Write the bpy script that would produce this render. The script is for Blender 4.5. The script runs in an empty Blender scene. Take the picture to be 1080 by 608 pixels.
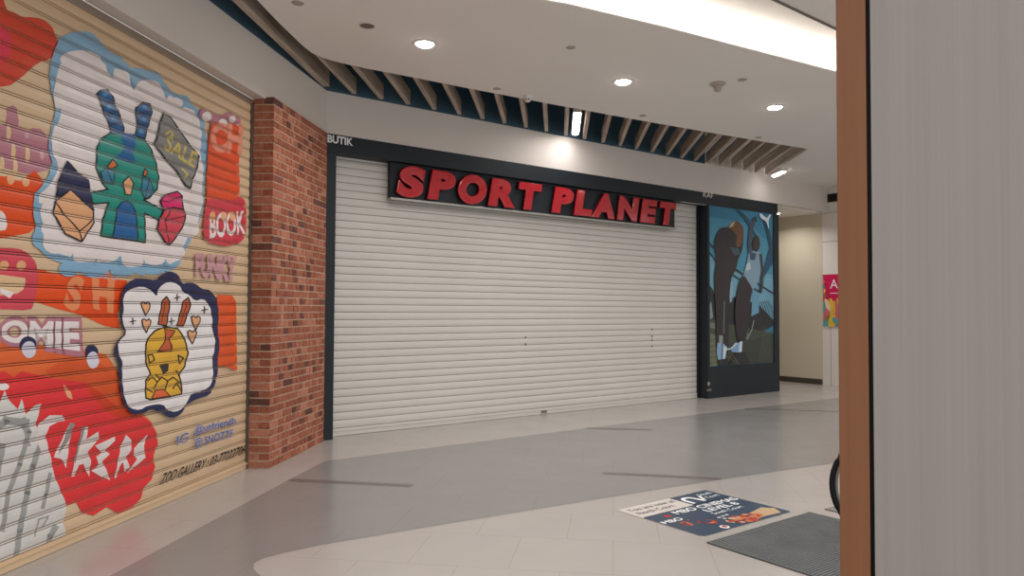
import bpy, bmesh, math, random
from mathutils import Vector, Matrix
from mathutils.geometry import tessellate_polygon
random.seed(7)
SC = bpy.context.scene
COL = SC.collection

# ------------------------------------------------------------------ camera
FPX, YAW, PITCH, ROLL = 766.63, math.radians(36.897), math.radians(1.678), math.radians(.297)
CAM = Vector((0, 0, 1.5))
_f = Vector((math.sin(YAW)*math.cos(PITCH), math.cos(YAW)*math.cos(PITCH), math.sin(PITCH)))
_r = Vector((math.cos(YAW), -math.sin(YAW), 0)); _u = _r.cross(_f)
CR = _r*math.cos(ROLL) + _u*math.sin(ROLL); CU = -_r*math.sin(ROLL) + _u*math.cos(ROLL); CF = _f
cd = bpy.data.cameras.new('camera'); cam = bpy.data.objects.new('camera', cd); COL.objects.link(cam)
cd.sensor_width = 36; cd.lens = FPX/1080*36; cd.clip_start = .05
cam.matrix_world = Matrix(((CR.x, CU.x, -CF.x, CAM.x), (CR.y, CU.y, -CF.y, CAM.y), (CR.z, CU.z, -CF.z, CAM.z), (0, 0, 0, 1)))
SC.camera = cam

# ------------------------------------------------------------------ world, exposure
w = bpy.data.worlds.new('mall_light'); SC.world = w; w.use_nodes = True
bg = w.node_tree.nodes['Background']
bg.inputs[0].default_value = (.975, .99, .995, 1); bg.inputs[1].default_value = .78
SC.view_settings.view_transform = 'Standard'; SC.view_settings.look = 'None'
SC.view_settings.gamma = 1; SC.view_settings.use_curve_mapping = False
SC.view_settings.exposure = 0.36
DOWNLIGHT_W, LINEAR_W, COVE_W = 22, 5.5, 15

# ------------------------------------------------------------------ helpers
def lin(c): return tuple(((v/255)/12.92 if v/255 <= .04045 else ((v/255+.055)/1.055)**2.4) for v in c)
def ray(px, py): return CF + CR*((px-540)/FPX) - CU*((py-304)/FPX)
def onz(px, py, z):
    d = ray(px, py); return CAM + d*((z-CAM.z)/d.z)
def onplane(px, py, n, c):
    d = ray(px, py); return CAM + d*((c-n.dot(CAM))/n.dot(d))
HL = math.radians(44.842)
LD = Vector((math.sin(HL), math.cos(HL), 0)); LN = Vector((math.cos(HL), -math.sin(HL), 0))
X, Y, Z = Vector((1, 0, 0)), Vector((0, 1, 0)), Vector((0, 0, 1))
FY = 7.90          # facade plane
HC = 4.0           # ceiling height

def mat(name, rgb, rough=.6, spec=.4, noise=0, nscale=3, bump=0, bscale=60, metal=0, emit=0, coat=0):
    m = bpy.data.materials.new(name); m.use_nodes = True; nt = m.node_tree
    b = nt.nodes['Principled BSDF']; c = lin(rgb)
    b.inputs['Base Color'].default_value = (*c, 1); b.inputs['Roughness'].default_value = rough
    b.inputs['Specular IOR Level'].default_value = spec; b.inputs['Metallic'].default_value = metal
    if coat: b.inputs['Coat Weight'].default_value = coat; b.inputs['Coat Roughness'].default_value = .08
    if emit: b.inputs['Emission Color'].default_value = (*c, 1); b.inputs['Emission Strength'].default_value = emit
    if noise or bump: tc = nt.nodes.new('ShaderNodeTexCoord')
    if noise:
        n = nt.nodes.new('ShaderNodeTexNoise'); n.inputs['Scale'].default_value = nscale; n.inputs['Detail'].default_value = 5
        nt.links.new(tc.outputs['Object'], n.inputs['Vector'])
        r = nt.nodes.new('ShaderNodeValToRGB'); r.color_ramp.elements[0].position = .3; r.color_ramp.elements[1].position = .7
        r.color_ramp.elements[0].color = (*[v*(1-noise) for v in c], 1); r.color_ramp.elements[1].color = (*[min(1, v*(1+noise*.6)) for v in c], 1)
        nt.links.new(n.outputs['Fac'], r.inputs['Fac']); nt.links.new(r.outputs['Color'], b.inputs['Base Color'])
    if bump:
        n2 = nt.nodes.new('ShaderNodeTexNoise'); n2.inputs['Scale'].default_value = bscale
        nt.links.new(tc.outputs['Object'], n2.inputs['Vector'])
        bp = nt.nodes.new('ShaderNodeBump'); bp.inputs['Strength'].default_value = bump; bp.inputs['Distance'].default_value = .005
        nt.links.new(n2.outputs['Fac'], bp.inputs['Height']); nt.links.new(bp.outputs['Normal'], b.inputs['Normal'])
    return m

class MB:
    def __init__(s): s.v = []; s.f = []; s.m = []; s.t = []
    def add(s, pts, faces, mi=0, tone=0):
        o = len(s.v); s.v += [Vector(p) for p in pts]
        for f in faces: s.f.append([o+i for i in f]); s.m.append(mi); s.t.append(tone)
        return s
    def quad(s, a, b, c, d, mi=0): return s.add([a, b, c, d], [(0, 1, 2, 3)], mi)
    def obox(s, o, U, V, N, mi=0, tone=0):
        o, U, V, N = map(Vector, (o, U, V, N))
        p = [o, o+U, o+U+V, o+V, o+N, o+U+N, o+U+V+N, o+V+N]
        fs = [(3, 2, 1, 0), (4, 5, 6, 7), (0, 1, 5, 4), (1, 2, 6, 5), (2, 3, 7, 6), (3, 0, 4, 7)]
        if U.cross(V).dot(N) < 0: fs = [f[::-1] for f in fs]
        return s.add(p, fs, mi, tone)
    def box(s, x0, x1, y0, y1, z0, z1, mi=0): return s.obox((x0, y0, z0), (x1-x0, 0, 0), (0, y1-y0, 0), (0, 0, z1-z0), mi)
    def prism(s, poly, ext, mi=0):
        """closed prism: polygon of 3-D points pushed along ext"""
        poly = [Vector(p) for p in poly]; ext = Vector(ext); n = len(poly)
        tri = tessellate_polygon([poly]); fs = [tuple(t) for t in tri] + [tuple(i+n for i in t) for t in tri]
        fs += [(i, (i+1) % n, (i+1) % n+n, i+n) for i in range(n)]
        return s.add(poly+[p+ext for p in poly], fs, mi)
    def poly(s, loops, mi=0):
        loops = [[Vector(p) for p in l] for l in loops]; tri = tessellate_polygon(loops)
        return s.add([p for l in loops for p in l], [tuple(t) for t in tri], mi)
    def lathe(s, c, prof, axis=Z, seg=32, mi=0):
        c = Vector(c); a = Vector(axis).normalized(); t = a.orthogonal().normalized(); b = a.cross(t)
        pts = []; fs = []
        for r, h in prof:
            for k in range(seg):
                q = 2*math.pi*k/seg; pts.append(c+a*h+(t*math.cos(q)+b*math.sin(q))*r)
        for i in range(len(prof)-1):
            for k in range(seg):
                k2 = (k+1) % seg; fs.append((i*seg+k, i*seg+k2, (i+1)*seg+k2, (i+1)*seg+k))
        fs.append(tuple(range(seg))[::-1]); fs.append(tuple((len(prof)-1)*seg+k for k in range(seg)))
        return s.add(pts, fs, mi)
    def tube(s, pts, r, seg=10, mi=0, closed=False):
        pts = [Vector(p) for p in pts]; n = len(pts); ring = []; out = []
        for i in range(n):
            a = pts[(i-1) % n] if closed or i else pts[0]; b = pts[(i+1) % n] if closed or i < n-1 else pts[-1]
            d = (b-a).normalized(); h = Z if abs(d.z) < .9 else X
            u = d.cross(h).normalized(); vv = d.cross(u)
            for k in range(seg):
                q = 2*math.pi*k/seg; out.append(pts[i]+(u*math.cos(q)+vv*math.sin(q))*r)
        fs = []
        for i in range(n if closed else n-1):
            j = (i+1) % n
            for k in range(seg): fs.append((i*seg+k, i*seg+(k+1) % seg, j*seg+(k+1) % seg, j*seg+k))
        if not closed: fs += [tuple(range(seg)), tuple((n-1)*seg+k for k in range(seg))[::-1]]
        return s.add(out, fs, mi)
    def build(s, name, mats, parent=None, smooth=False, bevel=0, recalc=True):
        mats = mats if isinstance(mats, (list, tuple)) else [mats]
        me = bpy.data.meshes.new(name); org = Vector((0, 0, 0))
        pl = None
        if parent is not None: org = parent['_w'] if False else WORLD[parent.name]
        me.from_pydata([tuple(p-org) for p in s.v], [], s.f)
        for m in mats: me.materials.append(m)
        for p, mi in zip(me.polygons, s.m): p.material_index = mi; p.use_smooth = smooth
        if any(s.t):
            at = me.attributes.new('tone', 'FLOAT', 'FACE')
            for i, t in enumerate(s.t): at.data[i].value = t
        if recalc:
            bm = bmesh.new(); bm.from_mesh(me); bmesh.ops.recalc_face_normals(bm, faces=bm.faces); bm.to_mesh(me); bm.free()
        me.update()
        o = bpy.data.objects.new(name, me); COL.objects.link(o)
        if parent is not None: o.parent = parent
        WORLD[o.name] = org
        if bevel:
            b = o.modifiers.new('bevel', 'BEVEL'); b.width = bevel; b.segments = 2; b.limit_method = 'ANGLE'
        if smooth:
            try: o.data.shade_auto_smooth
            except Exception: pass
        return o
WORLD = {}
def tag(o, label, cat, group=None, kind=None):
    o['label'] = label; o['category'] = cat
    if group: o['group'] = group
    if kind: o['kind'] = kind
    return o
def struct(o): o['kind'] = 'structure'; return o
def thing(name, loc, label, cat, group=None):
    o = bpy.data.objects.new(name, None); COL.objects.link(o); o.location = Vector(loc); WORLD[o.name] = Vector(loc)
    o.empty_display_size = .1
    return tag(o, label, cat, group)

_glyph = {}
def glyph(txt, offset=0, extrude=0, bevel=0, shear=0, spacing=1):
    """triangles/faces of a lettering, scaled so its bounding box is the unit square (x,y); z kept in units of height"""
    key = (txt, offset, extrude, bevel, shear, spacing)
    if key in _glyph: return _glyph[key]
    c = bpy.data.curves.new('glyph', 'FONT'); c.body = txt; c.offset = offset; c.extrude = extrude; c.bevel_depth = bevel
    c.bevel_resolution = 3; c.shear = shear; c.space_character = spacing; c.resolution_u = 8
    o = bpy.data.objects.new('glyph', c); COL.objects.link(o); bpy.context.view_layer.update()
    me = bpy.data.meshes.new_from_object(o.evaluated_get(bpy.context.evaluated_depsgraph_get()))
    vs = [v.co.copy() for v in me.vertices]; fs = [tuple(p.vertices) for p in me.polygons]
    x0 = min(v.x for v in vs); x1 = max(v.x for v in vs); y0 = min(v.y for v in vs); y1 = max(v.y for v in vs)
    out = ([Vector(((v.x-x0)/(x1-x0), (v.y-y0)/(y1-y0), v.z/(y1-y0))) for v in vs], fs, (x1-x0)/(y1-y0))
    bpy.data.objects.remove(o); bpy.data.curves.remove(c); bpy.data.meshes.remove(me)
    _glyph[key] = out; return out
def letter_flat(mb, txt, o, U, V, mi, **k):
    """flat lettering: bounding box o, o+U, o+V"""
    vs, fs, asp = glyph(txt, **k); o, U, V = map(Vector, (o, U, V))
    mb.add([o+U*v.x+V*v.y for v in vs], fs, mi)

# ------------------------------------------------------------------ materials
white_wall = mat('white_plaster', (220, 212, 205), .75, .25, .03, 1.2)
ceil_m = mat('ceiling_paint', (238, 236, 231), .8, .2, .02, .8)
tray_m = mat('tray_paint', (235, 230, 224), .8, .2)
void_m = mat('void_paint', (70, 100, 118), .6, .3, .15, 2)
slate = mat('slate_metal', (36, 42, 48), .5, .3, .06, 2)
slate_dark = mat('slate_inner', (32, 37, 42), .5, .35)
beige_m = mat('beige_paint', (206, 195, 174), .7, .25, .03, 1)
skirt_m = mat('dark_skirting', (74, 66, 58), .5, .3)
joint_white = mat('groove_shade_grey', (84, 80, 76), .8, .1)  # shade of the grooves put into a darker colour
slat_white = mat('cream_shutter_steel', (212, 208, 201), .34, .4, .03, 1.5)
joint_tan = mat('groove_shade_brown', (26, 18, 16), .8, .1)  # near-black: shadow in the mural shutter's grooves painted in
slat_tan = mat('tan_shutter_steel', (216, 186, 152), .33, .4, .05, 2)
rail_m = mat('rail_steel', (92, 84, 76), .5, .4)
box_m = mat('shutter_box_steel', (150, 134, 118), .5, .3, .1, 4)
red_gloss = mat('red_acrylic', (192, 20, 36), .16, .5, coat=.7)
black_edge = mat('letter_return', (24, 24, 28), .4, .4)
alu = mat('aluminium', (170, 168, 162), .35, .5, metal=.6)
black_m = mat('black_plastic', (18, 18, 20), .45, .4)
white_pl = mat('white_plastic', (225, 220, 214), .45, .4)
grey_pl = mat('grey_grille', (120, 112, 106), .6, .3)
lamp_m = mat('lamp_lens', (255, 248, 240), .5, .2, emit=14)
lamp_small = mat('small_lamp_lens', (255, 246, 232), .5, .2, emit=8)
tube_m = mat('linear_lens', (255, 246, 240), .5, .2, emit=9)
led_m = mat('led_strip_lens', (255, 246, 236), .5, .2, emit=1.6)
sign_white = mat('sign_white', (240, 240, 240), .5, .3)

def slat_wood():
    m = mat('ash_slat', (176, 160, 144), .55, .3); nt = m.node_tree; b = nt.nodes['Principled BSDF']
    tc = nt.nodes.new('ShaderNodeTexCoord'); mp = nt.nodes.new('ShaderNodeMapping')
    m0 = nt.nodes.new('ShaderNodeMapping'); m0.inputs['Rotation'].default_value = (0, 0, math.radians(40.5)); nt.links.new(tc.outputs['Object'], m0.inputs[0]); mp.inputs['Scale'].default_value = (40, 1.5, 40)
    n = nt.nodes.new('ShaderNodeTexNoise'); n.inputs['Scale'].default_value = 1.2; n.inputs['Detail'].default_value = 4
    r = nt.nodes.new('ShaderNodeValToRGB'); r.color_ramp.elements[0].color = (*lin((150, 134, 120)), 1); r.color_ramp.elements[1].color = (*lin((206, 190, 172)), 1)
    r.color_ramp.elements[0].position = .3; r.color_ramp.elements[1].position = .7
    L = nt.links.new; L(m0.outputs[0], mp.inputs[0]); L(mp.outputs[0], n.inputs['Vector']); L(n.outputs['Fac'], r.inputs['Fac']); L(r.outputs['Color'], b.inputs['Base Color'])
    return m
wood_slat = slat_wood()
def grain(name, c0, c1, sxy, sz, rough):
    m = mat(name, c0, rough, .35); nt = m.node_tree; b = nt.nodes['Principled BSDF']; L = nt.links.new
    tc = nt.nodes.new('ShaderNodeTexCoord'); mp = nt.nodes.new('ShaderNodeMapping'); mp.inputs['Scale'].default_value = (sxy, sxy, sz)
    n = nt.nodes.new('ShaderNodeTexNoise'); n.inputs['Scale'].default_value = 1; n.inputs['Detail'].default_value = 6; n.inputs['Roughness'].default_value = .65
    n2 = nt.nodes.new('ShaderNodeTexNoise'); n2.inputs['Scale'].default_value = .22; n2.inputs['Detail'].default_value = 2
    mx = nt.nodes.new('ShaderNodeMath'); mx.operation = 'ADD'; ml = nt.nodes.new('ShaderNodeMath'); ml.operation = 'MULTIPLY'; ml.inputs[1].default_value = .5
    r = nt.nodes.new('ShaderNodeValToRGB'); r.color_ramp.elements[0].color = (*lin(c0), 1); r.color_ramp.elements[1].color = (*lin(c1), 1)
    r.color_ramp.elements[0].position = .34; r.color_ramp.elements[1].position = .66
    L(tc.outputs['Object'], mp.inputs[0]); L(mp.outputs[0], n.inputs['Vector']); L(mp.outputs[0], n2.inputs['Vector'])
    L(n.outputs['Fac'], mx.inputs[0]); L(n2.outputs['Fac'], mx.inputs[1]); L(mx.outputs[0], ml.inputs[0]); L(ml.outputs[0], r.inputs['Fac']); L(r.outputs['Color'], b.inputs['Base Color'])
    return m
pale_laminate = grain('pale_wood_laminate', (148, 140, 136), (158, 150, 146), 220, .8, .45)
brown_edge = grain('orange_brown_timber', (129, 83, 53), (140, 92, 61), 120, 3, .5)

def floor_mat(name, rgb, joint, k):
    m = mat(name, rgb, .32, .45); nt = m.node_tree; b = nt.nodes['Principled BSDF']; L = nt.links.new
    tc = nt.nodes.new('ShaderNodeTexCoord'); mp = nt.nodes.new('ShaderNodeMapping'); mp.inputs['Rotation'].default_value = (0, 0, HL-math.pi/2+math.pi/2)
    br = nt.nodes.new('ShaderNodeTexBrick'); br.inputs['Scale'].default_value = 1
    br.inputs['Brick Width'].default_value = .6; br.inputs['Row Height'].default_value = .6; br.inputs['Mortar Size'].default_value = .0022; br.inputs['Mortar Smooth'].default_value = .3
    c = lin(rgb); br.inputs['Color1'].default_value = (*c, 1); br.inputs['Color2'].default_value = (*[v*k for v in c], 1); br.inputs['Mortar'].default_value = (*lin(joint), 1)
    n = nt.nodes.new('ShaderNodeTexNoise'); n.inputs['Scale'].default_value = 2.2; n.inputs['Detail'].default_value = 6
    r = nt.nodes.new('ShaderNodeMapRange'); r.inputs['To Min'].default_value = .16; r.inputs['To Max'].default_value = .3
    mx = nt.nodes.new('ShaderNodeMix'); mx.data_type = 'RGBA'; mx.blend_type = 'MULTIPLY'; mx.inputs[0].default_value = 1
    r2 = nt.nodes.new('ShaderNodeMapRange'); r2.inputs['To Min'].default_value = .93; r2.inputs['To Max'].default_value = 1.04
    L(tc.outputs['Object'], mp.inputs[0]); L(mp.outputs[0], br.inputs['Vector']); L(tc.outputs['Object'], n.inputs['Vector'])
    L(n.outputs['Fac'], r.inputs[0]); L(r.outputs[0], b.inputs['Roughness']); L(n.outputs['Fac'], r2.inputs[0])
    L(br.outputs['Color'], mx.inputs[6]); L(r2.outputs[0], mx.inputs[7]); L(mx.outputs[2], b.inputs['Base Color'])
    return m
tile_white = floor_mat('white_floor_tile', (178, 172, 167), (157, 150, 145), .985)
tile_grey = floor_mat('grey_floor_tile', (140, 137, 135), (127, 123, 121), .985)
tile_strip = mat('dark_floor_inlay', (112, 105, 102), .35, .4)

def brick_mat():
    m = mat('red_brick', (150, 75, 55), .85, .2); nt = m.node_tree; b = nt.nodes['Principled BSDF']; L = nt.links.new
    a = nt.nodes.new('ShaderNodeAttribute'); a.attribute_name = 'tone'
    r = nt.nodes.new('ShaderNodeValToRGB'); cr = r.color_ramp
    cr.elements[0].position = 0; cr.elements[0].color = (*lin((98, 66, 60)), 1)
    cr.elements[1].position = 1; cr.elements[1].color = (*lin((188, 128, 104)), 1)
    for p, c in ((.12, (116, 76, 68)), (.2, (148, 88, 70)), (.5, (162, 98, 76)), (.8, (174, 112, 90))):
        e = cr.elements.new(p); e.color = (*lin(c), 1)
    tc = nt.nodes.new('ShaderNodeTexCoord'); n = nt.nodes.new('ShaderNodeTexNoise'); n.inputs['Scale'].default_value = 28; n.inputs['Detail'].default_value = 6
    mr = nt.nodes.new('ShaderNodeMapRange'); mr.inputs['From Min'].default_value = .3; mr.inputs['From Max'].default_value = .7; mr.inputs['To Min'].default_value = .7; mr.inputs['To Max'].default_value = 1.25
    mx = nt.nodes.new('ShaderNodeMix'); mx.data_type = 'RGBA'; mx.blend_type = 'MULTIPLY'; mx.inputs[0].default_value = 1
    bp = nt.nodes.new('ShaderNodeBump'); bp.inputs['Strength'].default_value = .6; bp.inputs['Distance'].default_value = .006
    L(a.outputs['Fac'], r.inputs['Fac']); L(tc.outputs['Object'], n.inputs['Vector']); L(n.outputs['Fac'], mr.inputs[0])
    L(r.outputs['Color'], mx.inputs[6]); L(mr.outputs[0], mx.inputs[7]); L(mx.outputs[2], b.inputs['Base Color'])
    L(n.outputs['Fac'], bp.inputs['Height']); L(bp.outputs['Normal'], b.inputs['Normal'])
    return m
brick_m = brick_mat(); mortar_m = mat('mortar', (206, 182, 158), .9, .1, .2, 20, .4, 80)

# ------------------------------------------------------------------ setting: floor
fl = MB()
fl.quad((-8, -8, 0), (20, -8, 0), (20, 12, 0), (-8, 12, 0), 0)
grey = [(-1.2, 2.65), (.686, 4.631), (1.975, 5.957), (2.76, 6.755), (2.87, 6.835), (2.98, 6.84), (5.5, 6.825), (8.968, 6.786), (12.07, 6.69), (16, 6.45),
        (16, 1.9), (11.5, 2.95), (9.2, 3.42), (6.966, 3.835), (5.479, 4.056), (4.027, 4.225), (2.6, 4.37), (1.84, 4.44), (1.592, 4.43), (1.45, 4.405), (1.385, 4.35), (1.352, 4.26), (1.351, 4.128), (1.3, 3.3), (.9, 2.2), (0, 1.5)]
fl.poly([[(x, y, .0012) for x, y in grey]], 1)
def strip(p, q, wd=.1):
    p, q = Vector((*p, .002)), Vector((*q, .002)); d = (q-p).normalized(); n = Vector((-d.y, d.x, 0))*wd/2
    fl.quad(p-n, q-n, q+n, p+n, 2)
strip((2.29, 6.27), (3.05, 5.46)); strip((4.70, 4.86), (5.40, 4.09)); strip((6.32, 6.82), (6.88, 6.24)); strip((9.55, 6.77), (10.9, 5.25))
struct(fl.build('floor', [tile_white, tile_grey, tile_strip], recalc=False))

# ------------------------------------------------------------------ setting: ceiling, cove tray, slat recess
SLX, SLY = .855, 1.0                      # slat direction, x per y
SX = [2.47, 2.80, 3.151, 3.515, 3.885, 4.26, 4.622, 4.978, 5.344, 5.709, 6.072, 6.433, 6.807, 7.169, 7.522, 7.881, 8.236, 8.591, 8.935, 9.27, 9.609, 9.957, 10.3, 10.636, 10.964]
def slat_x(k, y): return SX[k]+(y-6.98)*SLX
near = [(-1.2, 2.32), (.2, 3.97), (1.0, 4.92), (1.834, 5.91), (2.15, 6.284), (2.522, 6.696), (2.655, 6.82), (2.815, 6.895), (3.0, 6.915), (3.265, 6.914), (3.848, 6.87), (4.447, 6.834), (5.077, 6.783),
        (5.762, 6.727), (6.509, 6.657), (7.463, 6.556), (8.523, 6.43), (9.677, 6.279), (10.304, 6.194), (10.37, 6.20)]
outer = near + [(slat_x(24, FY)+.085, FY), (14.2, FY), (14.2, -3), (-1.2, -3)]
cove_far = [(2.7, 4.62), (3.1, 4.62), (3.615, 4.52), (3.901, 4.44), (4.88, 4.286), (6.074, 4.141), (7.244, 3.998), (8.6, 3.83), (10.2, 3.62)]
cove_near = [(10.2, 3.36), (6.115, 3.36), (5.17, 3.34), (2.7, 3.32)]
hole = cove_far + cove_near
ce = MB()
ce.poly([[(x, y, HC) for x, y in outer], [(x, y, HC) for x, y in hole]])
ce.poly([[(x, y, HC+.012) for x, y in outer], [(x, y, HC+.012) for x, y in hole]])
for lp in (near, hole+hole[:1]):                                     # board edges
    for a, b in zip(lp[:-1], lp[1:]): ce.quad((*a, HC), (*b, HC), (*b, HC+.012), (*a, HC+.012))
struct(ce.build('ceiling', ceil_m, recalc=False))
tr = MB()
big = [(2.4, 4.95), (3.2, 4.93), (3.72, 4.80), (4.93, 4.57), (6.12, 4.42), (7.29, 4.28), (8.65, 4.11), (10.5, 3.9), (10.5, 3.2), (2.4, 3.2)]
tr.poly([[(x, y, HC+.3) for x, y in big]])
for a, b in zip(big, big[1:]+big[:1]): tr.quad((*a, HC+.012), (*b, HC+.012), (*b, HC+.3), (*a, HC+.3))
struct(tr.build('ceiling_tray', tray_m, recalc=False))
te = MB()
for a, b in zip(cove_near[:-1], cove_near[1:]):
    a, b = Vector((*a, 0)), Vector((*b, 0))
    te.obox(a+Z*(HC-.012), b-a, Vector((0, .022, 0)), Vector((0, 0, .05)))
struct(te.build('trim_1', grey_pl))
vo = MB()                                                            # dark void above the slats
vr = near + [(slat_x(24, FY)+.085, FY+.1), (3.2, FY+.1), (-1.9, 2.7)]
vo.poly([[(x, y, HC+.62) for x, y in vr]])
struct(vo.build('ceiling_recess', void_m, recalc=False))
v2 = MB(); v2.box(3.2, 10.04, FY+.001, FY+.03, HC, HC+.62); struct(v2.build('wall_recess_back', void_m))  # inner back wall of the slat recess
v2 = MB(); v2.obox(LD*.3+LN*-3.262+Z*HC, LD*7.6, LN*-.03, Z*.62); struct(v2.build('wall_recess_left', void_m))  # inner left wall of the slat recess
for nm, i0, i1 in (('wall_recess_front_1', 0, 3), ('wall_recess_front_2', 3, 7), ('wall_recess_front_3', 7, len(near)-1)):  # inner walls of the recess along the ceiling edge
    v2 = MB()
    for a, b in zip(near[i0:i1], near[i0+1:i1+1]): v2.quad((*a, HC+.012), (*b, HC+.012), (*b, HC+.62), (*a, HC+.62))
    struct(v2.build(nm, void_m, recalc=False))

# ------------------------------------------------------------------ setting: walls
wb = MB(); wb.box(3.26, 13.7, FY, FY+.12, 3.512, HC); wb.box(10.04, 14.2, FY, FY+.12, HC, HC+.62); wb.box(13.7, 14.1, FY, FY+.12, 3.49, HC)
struct(wb.build('wall_back', white_wall))
wl = MB()
wl.obox(LD*.3+LN*-3.26+Z*3.48, LD*7.62, LN*-.128, Z*(HC-3.48))
struct(wl.build('wall_left', white_wall))
wr = MB(); wr.box(13.93, 14.1, 8.03, 11.2, 0, 3.49)
struct(wr.build('wall_right', beige_m))
wp = MB(); wp.box(13.935, 14.1, 3.0, 8.03, 0, 3.485, 0); wp.box(13.935, 14.1, 3.0, FY-.001, 3.497, HC-.001, 0)
for z in (1.18, 2.9): wp.box(13.9335, 13.936, 3.0, 8.03, z, z+.008, 1)
wp.box(13.9335, 13.936, 7.86, 7.867, 0, 1.18, 1)
struct(wp.build('wall_corridor', [mat('white_panel', (226, 218, 212), .45, .35), grey_pl]))
cc = MB(); cc.box(12.17, 13.93, FY+.12, 11.2, 3.49, 3.55)
struct(cc.build('ceiling_corridor', ceil_m))
wk = MB(); wk.box(12.0, 14.1, 11.2, 11.3, 0, 3.5); wk.box(12.05, 12.17, FY+.2, 11.2, 0, 3.5)
struct(wk.build('wall_end', beige_m))
sb = MB(); sb.box(13.915, 13.93, 8.045, 11.19, 0, .11)
struct(sb.build('baseboard_right', skirt_m))
sh = MB(); sh.box(3.0, 12.05, FY+.32, FY+.36, 0, 3.5); sh.obox(LD*.3+LN*-3.62, LD*7.2, LN*-.04, Z*3.48)
struct(sh.build('wall_shops', slate_dark))                           # closed shops behind the shutters

# ------------------------------------------------------------------ roller shutters
PROF = [(0, -.008, 1), (.0044, -.008, 1), (.0046, .0004, 0), (.0092, .0012, 0), (.0138, .0004, 0), (.0140, -.008, 1), (.0184, -.008, 1), (.0186, .0004, 0), (.031, .0035, 0), (.056, .005, 0), (.078, .003, 0), (.0901, .0004, 0), (.0903, -.008, 1)]
def profile_strips(z0, z1, pitch):
    out = []; n = int(round((z1-z0)/pitch)); p = (z1-z0)/n; k = p/.0903
    for i in range(n):
        for (a, da, ja), (b, db, jb) in zip(PROF[:-1], PROF[1:]):
            out.append((z0+i*p+a*k, da, z0+i*p+b*k, db, ja and jb))
    return out
PROF_LEFT = PROF
PROF_MAIN = [(0, -.006, 1), (.0042, -.006, 1), (.0052, 0, 0), (.016, .0032, 0), (.035, .0058, 0), (.058, .0058, 0), (.076, .0034, 0), (.0893, 0, 0), (.0903, -.006, 1)]
def curtain_mesh(o, U, N, length, z0, z1, prof=None):
    global PROF
    PROF = prof or PROF_LEFT
    mb = MB(); st = profile_strips(z0, z1, .0903)
    for za, da, zb, db, j in st:
        a = o+N*da+Z*za; b = o+N*db+Z*zb
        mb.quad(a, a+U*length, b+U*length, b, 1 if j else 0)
    return mb, st

# main shutter ------------------------------------------------------
SY = 8.09
ms = thing('roller_shutter', (6.74, SY, 0), 'closed cream roller shutter under the red lettered shop sign', 'roller shutter')
mb, _ = curtain_mesh(Vector((3.40, SY, 0)), X, -Y, 6.66, .09, 3.36, PROF_MAIN)
for px, py in ((554.5, 356), (554.5, 363.5), (688, 348), (688, 355), (688, 359), (688, 365.5)):
    p = onplane(px, py, Y, SY-.012); mb.obox(p-X*.006-Z*.016, X*.012, Z*.032, Y*.008, 1)
mb.build('curtain', [slat_white, joint_white], ms, smooth=False, recalc=False)
b_ = MB(); b_.box(3.40, 10.07, SY-.02, SY+.02, .004, .09); b_.box(3.40, 10.07, SY-.028, SY-.02, .06, .07); bbar = b_.build('bottom_bar', slat_white, ms)
p = onplane(574, 434.5, Y, SY-.03)
b_ = MB(); b_.box(p.x-.05, p.x+.05, SY-.034, SY-.02, p.z-.014, p.z+.014); b_.build('lock', grey_pl, bbar, bevel=.003)
for x in (3.385, 10.025):
    b_ = MB(); b_.box(x, x+.05, SY-.03, SY-.016, 0, 3.36); b_.build('guide_rail', slate, ms)

# left shutter with its mural --------------------------------------
LC = -3.397
ls = thing('roller_shutter', LD*4+LN*LC, 'tan roller shutter covered in a colourful spray painted mural', 'roller shutter')
S0, S1, ZT = .8, 6.42, 3.43
cur, STR = curtain_mesh(LN*LC+LD*S0, LD, LN, S1-S0, .07, ZT)
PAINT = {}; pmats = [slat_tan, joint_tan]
def paint(rgb):
    if rgb not in PAINT:
        PAINT[rgb] = len(pmats); pmats.append(mat('mural_paint', rgb, .33, .4, .06, 6))
    return PAINT[rgb]
def w2s(px, py):
    q = onplane(px, py, LN, LC+.004); return Vector((q.dot(LD), q.z))
LAYER = [0]
def clip(poly, z, keep_above):
    out = []
    for i in range(len(poly)):
        a, b = poly[i], poly[(i+1) % len(poly)]
        ia = (a.y >= z) if keep_above else (a.y <= z); ib = (b.y >= z) if keep_above else (b.y <= z)
        if ia: out.append(a)
        if ia != ib: t = (z-a.y)/(b.y-a.y); out.append(a.lerp(b, t))
    return out
def drape(tri, mi, e):
    zl = min(p.y for p in tri); zh = max(p.y for p in tri)
    for za, da, zb, db, j in STR:
        if j or zb < zl or za > zh or zb-za < 1e-5: continue
        if da < -.005 or db < -.005: continue
        p = clip(clip(tri, za, True), zb, False)
        if len(p) < 3: continue
        pts = [LD*min(max(q.x, S0), S1-.005)+LN*(LC+da+(db-da)*(q.y-za)/(zb-za)+e)+Z*q.y for q in p]
        cur.add(pts, [tuple(range(len(pts)))], mi)
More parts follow.
